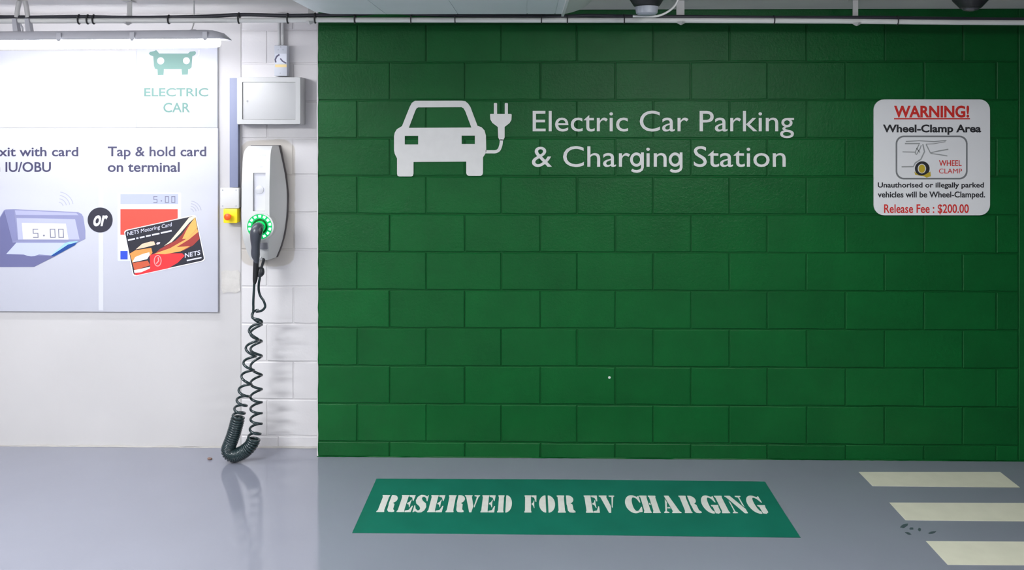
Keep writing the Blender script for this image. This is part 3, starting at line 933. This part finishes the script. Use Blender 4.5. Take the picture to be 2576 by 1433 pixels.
def shell_y(z):
    for (za, da), (zb_, db) in zip(DEP, DEP[1:]):
        if zb_ <= z <= za:
            return YW - 0.012 - (da + (db - da) * (za - z) / (za - zb_))
    return YW - 0.1
for x0, x1, y, w in ((640, 646, 391, 5), (648, 655, 391, 4), (657, 667, 391, 5), (649, 656, 404, 7), (644, 652, 420, 3), (654, 660, 419, 3)):
    me = fill_mesh([[(a / 100.0, -b / 100.0) for a, b in rect(x0, y - w / 2, x1, y + w / 2)]])
    for v in me.vertices:
        front = v.co.z > 0
        q = W(v.co.x * 100, -v.co.y * 100, YF + 0.01)
        q.y = shell_y(q.z) - (0.0008 if front else -0.002)
        v.co = q
    put('logo_mark', me, MK, ch_)
# socket ring
rc = Vector((W(653, 570, YF - 0.01).x, 0, W(653, 570, YF - 0.01).z))
def ring(name, r0, r1, y0, y1, m, a0=0, a1=360, n=48, parent=ch_):
    full = a1 - a0 >= 360
    bm = bmesh.new()
    rows = []
    for i in range(n if full else n + 1):
        a = math.radians(a0 + (a1 - a0) * i / n)
        ca, sa = math.cos(a), math.sin(a)
        rows.append([bm.verts.new((rc.x + r * ca, y, rc.z + r * sa)) for r, y in ((r0, y0), (r1, y0), (r1, y1), (r0, y1))])
    k = len(rows)
    for i in range(k if full else k - 1):
        A, B = rows[i], rows[(i + 1) % k]
        for q in range(4):
            bm.faces.new((A[q], A[(q + 1) % 4], B[(q + 1) % 4], B[q]))
    if not full:
        bm.faces.new(rows[0]); bm.faces.new(rows[-1][::-1])
    return put(name, smooth(from_bm(bm), 40), m, parent)
ring('collar', 0.0655, 0.074, YF + 0.05, YF - 0.010, CHW)
ring('light_ring', 0.040, 0.0655, YF + 0.05, YF - 0.006, RINGG)
for i in range(14):
    a = i * 360 / 14.0 + 6
    ring('led', 0.048, 0.060, YF - 0.005, YF - 0.0085, LEDG, a, a + 14, 4)
ring('socket_rim', 0.024, 0.040, YF + 0.05, YF - 0.004, RINGD)
ring('socket_lip', 0.022, 0.029, YF + 0.05, YF - 0.012, mat('lip_green', srgb(10, 190, 80), 0.3, emit=(0.0, 0.6, 0.15), estr=0.4))
pbox('latch', 653, 611, 672, 627, YF + 0.012, YF + 0.06, mat('latch_grey', (0.22, 0.22, 0.25), 0.4), ch_, 0.002)

# ------------------------------------------------------------------ cable
cb = thing('charging_cable', FL(590, 1176), 'dark teal coiled charging cable hanging from charger to floor', 'cable')
def lathe_path(name, pts, m, n=16, parent=cb):
    P = spline(pts, 5)
    return tube(name, [W(x, y, Y) for x, y, Y, r in P], [max(r, 0.001) for x, y, Y, r in P], m, parent, n)
HND = mat('handle_grey', (0.05, 0.054, 0.07), 0.33)
lathe_path('plug_handle', [(654, 571, YF + 0.01, .022), (653, 571, YF - .03, .023), (649, 573, YF - .055, .030), (645, 584, YF - .068, .032), (643, 602, YF - .066, .027), (643, 620, YF - .060, .022), (642.5, 632, YF - .055, .0225), (643, 642, YF - .05, .022), (645, 652, YF - .045, .016), (644.5, 660, YF - .04, .0145)], HND)
lathe_path('grip_inset', [(656, 569, YF - .060, .006), (656, 577, YF - .082, .011), (655, 586, YF - .088, .009), (654, 590, YF - .086, .003)], BLACKP, 12)
lathe_path('strain_relief', [(644.5, 656, YF - .042, .0145), (643, 680, YF - .035, .0135), (642, 700, YF - .03, .0125), (641, 708, YF - .03, .010), (640, 715, YF - .03, .006)], BLACKP)
YC = YF - 0.02
lathe_path('cable_gland', [(664, 640, YF + 0.07, .0075), (663, 655, YF + 0.06, .0075), (659, 668, YF + .03, .0075), (656, 676, YF + .0, .0075)], BLACKR, 12)
lathe_path('loop', [(655, 676, YF - .005, .004), (651, 668, YF - .01, .004), (652, 655, YF + .02, .004), (657, 645, YF + .06, .004)], mat('loop_wire', (0.6, 0.6, 0.62), 0.4), 8)
lathe_path('clamp', [(655, 672, YC + .01, .012), (655, 676, YC + .008, .0185), (655, 685, YC + .005, .021), (654, 692, YC, .017), (654, 696, YC, .009)], BLACKR)
# centreline: (x, y, phase in turns, coil radius)
PXM = F / (D + YC)          # pixels per metre at the cable
cen = []
rr = 14.0 / PXM
L = [(830, 641), (874, 633), (911, 627), (945, 622), (980, 615), (1007, 610), (1032, 604), (1052, 600)]
path = [(639.5, 714, 0.0, 0.0), (638, 742, 0.02, 0.0), (636, 765, .05, 0.002), (637, 785, .30, 0.006), (646, 806, .95, rr * .9)]
for i, (y, x) in enumerate(L):
    path.append((x, y, 1.5 + i, rr))
ph = 1.5 + len(L) - 1
U = [(597, 1066), (594, 1080), (590, 1095), (586, 1110), (581, 1125), (576, 1139), (574, 1149), (578, 1157), (586, 1161), (597, 1160), (609, 1155), (620, 1147), (629, 1138), (635, 1128), (638, 1118)]
px, py = 600, 1052
for i, (x, y) in enumerate(U):
    ph += math.hypot(x - px, y - py) / (9.0 if i == 0 else (6.4 if i < 5 or i > 11 else 3.9))
    path.append((x, y, ph, 14.8 / PXM))
    px, py = x, y
ph = math.floor(ph) + 1.5
Rr = [1101, 1074, 1045, 1014, 978, 942, 894, 857, 815]
path.append((640, 1108, ph - 0.35, rr * .95))
for i, y in enumerate(Rr):
    path.append((644.5 - (0 if y < 1080 else 3), y, ph + i, rr))
ph += len(Rr) - 1
path += [(648, 792, ph + .5, rr), (652, 783, ph + .72, rr * .9)]
pts3 = []
for seg in range(len(path) - 1):
    a, b = path[seg], path[seg + 1]
    n = max(2, int(abs(b[2] - a[2]) * 16) + 1)
    p_ = path[max(seg - 1, 0)]; q_ = path[min(seg + 2, len(path) - 1)]
    for j in range(n):
        t = j / n
        def cr(i):
            return 0.5 * (2 * a[i] + (b[i] - p_[i]) * t + (2 * p_[i] - 5 * a[i] + 4 * b[i] - q_[i]) * t * t + (3 * a[i] - p_[i] - 3 * b[i] + q_[i]) * t ** 3)
        x, y = cr(0), cr(1)
        f_ = a[2] + (b[2] - a[2]) * t
        r = a[3] + (b[3] - a[3]) * t
        pts3.append((x, y, f_, r))
coil = []
zmin = 1e9
# the two strands hang a few centimetres apart so that they cross without touching
imid = max(range(len(pts3)), key=lambda i: pts3[i][1])
for i, (x, y, f_, r) in enumerate(pts3):
    a = pts3[max(i - 3, 0)]; b = pts3[min(i + 3, len(pts3) - 1)]
    dx, dy = b[0] - a[0], b[1] - a[1]
    l = math.hypot(dx, dy) or 1
    tx, tz = dx / l, -dy / l
    N = Vector((-tz, 0, tx))
    fr_ = min(1.0, max(0.0, (1090 - y) / 150.0))
    off = (-0.030 if i < imid else 0.034) * fr_
    c3 = W(x, y, YC + off)
    an = 2 * math.pi * f_
    q = c3 + (N * math.cos(an) + Vector((0, 1, 0)) * math.sin(an)) * r
    coil.append(q)
tail = [W(*p) for p in spline([(646, 784, YC + .02), (658, 781, YC + .005), (665, 775, YC), (667, 768, YC), (663, 756, YC), (655, 744, YC), (651, 730, YC), (651, 714, YC), (653, 702, YC), (654, 692, YC)], 5)]
coil = coil + tail
zmin = min(q.z for q in coil)
dz = 0.0074 - zmin
if dz != 0:
    for i, q in enumerate(coil):
        w_ = min(1.0, max(0.0, (0.35 - q.z) / 0.3))
        q.z += dz * w_
tube('coiled_cord', coil, 0.0066, CORD, cb, 8)

# ------------------------------------------------------------------ overhead: pipe, cable, duct, lamp, sensors
YP = -0.38
def yline(tab, x):
    for (xa, ya), (xb, yb) in zip(tab, tab[1:]):
        if xa <= x <= xb:
            return ya + (yb - ya) * (x - xa) / (xb - xa)
    return tab[-1][1] if x > tab[-1][0] else tab[0][1]
PT = [(-700, 53), (0, 53), (330, 52), (800, 50), (1300, 50.5), (1700, 51), (2100, 53), (2340, 55.5), (2576, 57), (3100, 58)]
pipe = thing('overhead_pipe', W(1290, 50, YP), 'long white pipe running under the ceiling along both walls', 'pipe')
tube('pipe', [W(x, yline(PT, x), YP) for x in range(-700, 3101, 100)], 0.0125, PIPEW, pipe, 14)
ties = [199, 221, 236, 425, 601, 724, 793, 893, 1034, 1145, 1362, 1427, 1570, 1947, 2257]
CT = [(-700, 42), (0, 43.5), (60, 44.5), (200, 43), (330, 45), (425, 44), (520, 42), (610, 38), (720, 40), (800, 39), (893, 37), (980, 31), (1040, 36), (1145, 39.5), (1362, 41), (1427, 42), (1480, 40), (1570, 42), (1720, 43), (1947, 45), (2200, 45), (2257, 46), (2400, 48), (2576, 49.5), (3100, 50)]
tag(tube('black_cable', [W(*p) for p in spline([(x, y - 0.8, YP + 0.002) for x, y in CT], 6)], 0.0092, mat('cable_black', (0.02, 0.02, 0.03), 0.45), None, 10),
    'black cable tied along the top of the white overhead pipe', 'cable')
for x in ties:
    yc = yline(PT, x)
    yt = yline(CT, x)
    c1 = W(x, (yc + 6.5 + yt - 4.5) / 2, YP)
    hz = ((yc + 7.5) - (yt - 6)) / 2 / F * (D + YP)
    pts = [c1 + Vector((0, 0.0145 * math.cos(t), hz * math.sin(t))) for t in [2 * math.pi * i / 16 for i in range(17)]]
    tube('cable_tie', pts, 0.0042 if x < 900 else 0.003, TIEB, pipe, 6)
def hanger(x, wpx=11, wedge=True):
    yc = yline(PT, x)
    h = W(x, yc, YP)
    ww = wpx / 2 / F * (D + YP)
    bm = bmesh.new()
    add_box(bm, (h.x - ww, YP + 0.014, h.z - 0.008), (h.x + ww, YP + 0.020, ZC - 0.001))
    add_box(bm, (h.x - ww * 2, YP - 0.02, ZC - 0.006), (h.x + ww * 2, YP + 0.04, ZC - 0.001))
    put('hanger', from_bm(bm), HANG, pipe)
    if wedge:
        bm = bmesh.new()
        sweep_bm(bm, [h + Vector((0, 0, -0.008)), h + Vector((0, 0, -0.014)), h + Vector((0, 0, -0.022))], [0.030, 0.018, 0.004], 4)
        put('saddle', from_bm(bm), HANG, pipe)
for x, w_ in ((322, 12), (780, 13), (1713, 20), (2155, 13)):
    hanger(x, w_)

# light fixture
fx = thing('light_fixture', W(290, 125, YP), 'lit weatherproof fluorescent fitting hanging over the boards', 'light fixture')
fa, fb = W(-260, 94.5, YP), W(571, 88, YP)
def prof(yp, z):
    return (yp, z)
sec_body = [(-.052, -.022), (-.056, -.012), (-.046, .012), (-.034, .022), (.034, .022), (.046, .012), (.056, -.012), (.052, -.022)]
sec_diff = [(-.050, -.022), (-.047, -.040), (-.034, -.056), (0, -.062), (.034, -.056), (.047, -.040), (.050, -.022)]
def extr(name, sec, xs, m, parent):
    """section swept along the fitting, with a scale per station"""
    bm = bmesh.new()
    rings = []
    for t, s, sz in xs:
        c0 = fa.lerp(fb, t)
        rings.append([bm.verts.new((c0.x, YP + y * s, c0.z + (-.022 + (z + .022) * sz))) for y, z in sec])
    n = len(sec)
    for i in range(len(rings) - 1):
        for q in range(n):
            bm.faces.new((rings[i][q], rings[i][(q + 1) % n], rings[i + 1][(q + 1) % n], rings[i + 1][q]))
    bm.faces.new(rings[0]); bm.faces.new(rings[-1][::-1])
    return put(name, smooth(from_bm(bm), 50), m, parent)
extr('body', sec_body, [(0, .8, .3), (0.01, 1, .8), (.03, 1, 1), (.94, 1, 1), (.965, 1, .95), (.985, .98, .75), (.996, .95, .4), (1.004, .9, .12)], FIXG, fx)
extr('diffuser', sec_diff, [(.005, .8, .8), (.012, .98, 1), (.955, .98, 1), (.972, .9, .9), (.975, .6, .5)], EMITW, fx)
for x in (165, 347, 527):
    t = (x + 260) / 831.0
    c0 = fa.lerp(fb, t)
    bm = bmesh.new()
    add_box(bm, (c0.x - .012, YP - .062, c0.z - .024), (c0.x + .012, YP - .054, c0.z + .012))
    add_box(bm, (c0.x - .008, YP - .060, c0.z - .030), (c0.x + .008, YP - .050, c0.z - .023))
    bmesh.ops.bevel(bm, geom=bm.edges[:], offset=0.002, segments=1, affect='EDGES')
    put('clip', from_bm(bm), FIXG, fx)
for x in (37, 69):
    a = W(x - 2, 52, YP - .02); b = W(x + 2, 83, YP - .02)
    bm = bmesh.new()
    ww = 0.010
    vs = [bm.verts.new(p) for p in ((a.x - ww, YP - .022, a.z + .01), (a.x + ww, YP - .022, a.z + .01), (b.x + ww * 1.5, YP - .022, b.z - .012), (b.x - ww, YP - .022, b.z - .012))]
    f0 = bm.faces.new(vs)
    ex = bmesh.ops.extrude_face_region(bm, geom=[f0])
    for v in ex['geom']:
        if isinstance(v, bmesh.types.BMVert): v.co.y += 0.03
    put('bracket', from_bm(bm), FIXG, fx)
tube('bracket_wire', [W(50, 58, YP), W(57, 70, YP), W(57, 80, YP)], 0.004, FIXG, fx, 6)
for s in (-1, 1):
    tube('bracket_strut', [W(56 + s * 14, 44, YP), W(56 + s * 11, 20, YP), (W(56 + s * 7, 0, YP).x, YP, ZC - .001)], 0.012, HANG, fx, 8)
tube('hang_wire', [W(484, 80, YP), W(483, 73, YP), W(487, 62, YP), W(488, 30, YP), (W(488, 20, YP).x, YP, ZC - .001)], 0.0032, HANG, fx, 6)
bm = bmesh.new()
hp = W(486, 79, YP)
sweep_bm(bm, [hp + Vector((-.035, 0, -.004)), hp + Vector((-.01, 0, .004)), hp + Vector((.01, 0, .004)), hp + Vector((.035, 0, -.004))], [.003, .006, .006, .003], 8)
put('hook', from_bm(bm), FIXG, fx)

# air duct
YD0, YD1 = -0.50, -2.55
zb = W(1200, 35.5, YD0).z
dl, dr = W(800, 36, YD0).x, W(1413, 36, YD0).x
du = thing('air_duct', ((dl + dr) / 2, YD0, zb), 'wide pale duct with seamed underside hanging below the ceiling', 'duct')
def duct_piece(name, prof_, y0, y1, m, parent):
    bm = bmesh.new()
    A = [bm.verts.new((x, y0, z)) for x, z in prof_]
    B = [bm.verts.new((x, y1, z)) for x, z in prof_]
    n = len(A)
    for i in range(n):
        bm.faces.new((A[i], A[(i + 1) % n], B[(i + 1) % n], B[i]))
    bm.faces.new(A[::-1]); bm.faces.new(B)
    return put(name, smooth(from_bm(bm), 30), m, parent)
top = ZC - 0.002
seams = [W(x, 36, YD0).x for x in (972, 1152, 1326, 1396)]
edges = [dl] + seams + [dr]
for i in range(len(edges) - 1):
    a, b = edges[i], edges[i + 1]
    if i == 0:
        pr = [(a - .10, top), (a - .07, zb + .045), (a - .02, zb + .015), (a + .06, zb + .002), (b - .0015, zb), (b - .0015, top)]
    else:
        pr = [(a + .0015, top), (a + .0015, zb), (b - .0015, zb), (b - .0015, top)]
    duct_piece('panel', pr, YD0, YD1, DUCTM, du)
for s in seams:
    duct_piece('seam', [(s - .0015, zb + .003), (s + .0015, zb + .003), (s + .0015, top - .01), (s - .0015, top - .01)], YD0, YD1, DUCTM, du)
duct_piece('flange', [(dr - .0013, top), (dr - .0013, zb - .012), (dr + .010, zb - .012), (dr + .010, top)], YD0 + .004, YD1, mat('duct_flange', (0.66, 0.68, 0.66), 0.4), du)
xr = W(1500, 0, YD0).x
duct_piece('rounded_side', [(dr + .0102, top), (dr + .0102, zb - .001), (dr + .05, zb + .008), (dr + .09, zb + .022), (dr + .12, zb + .042), (dr + .15, zb + .072), (dr + .16, top)], YD0 + .002, YD1, mat('duct_grey', (0.50, 0.53, 0.49), 0.5), du)

# ceiling devices
def device(x, ybot, wtop, wbot, grey, label):
    Yd = -0.75
    sc = (D + Yd) / F
    b = W(x, ybot, Yd)
    t = thing('ceiling_sensor', (b.x, Yd, ZC), label, 'sensor', 'black sensors under the ceiling')
    zg = W(x, 17, Yd).z if grey else b.z + 0.012
    bm = bmesh.new()
    sweep_bm(bm, [(b.x, Yd, ZC - .001), (b.x, Yd, W(x, 0, Yd).z), (b.x, Yd, zg + .004), (b.x, Yd, zg)], [wtop * sc * .58, wtop * sc * .5, wbot * sc * .56, wbot * sc * .5], 28)
    put('housing', smooth(from_bm(bm), 40), BLACKP, t)
    bm = bmesh.new()
    if grey:
        sweep_bm(bm, [(b.x, Yd, zg - .0005), (b.x, Yd, b.z + .008), (b.x, Yd, b.z)], [wbot * sc * .5, wbot * sc * .46, wbot * sc * .36], 28)
    else:
        sweep_bm(bm, [(b.x, Yd, zg - .0005), (b.x, Yd, b.z + .004), (b.x, Yd, b.z)], [wbot * sc * .42, wbot * sc * .38, wbot * sc * .2], 28)
    put('lens', smooth(from_bm(bm), 40), mat('sensor_grey', (0.36, 0.38, 0.43), 0.4) if grey else mat('sensor_dark', (0.05, 0.05, 0.06), 0.25), t)
    return t
s1 = device(1627, 38, 84, 58, True, 'black tapered ceiling device with a pale grey lower part beside white cable')
tag(tube('white_flexible_cable', [W(*p) for p in spline([(1592, 40.5, -.70), (1640, 41, -.70), (1662, 38, -.70), (1685, 26, -.70), (1700, 10, -.70), (1708, -10, -.70), (1712, -34, -.70)], 6)], 0.0052, PIPEW, None, 8),
    'white flexible cable curving up to the ceiling behind the grey-bottomed device', 'cable')
s2 = device(2442, 28, 84, 46, False, 'all black tapered ceiling device near the right edge')
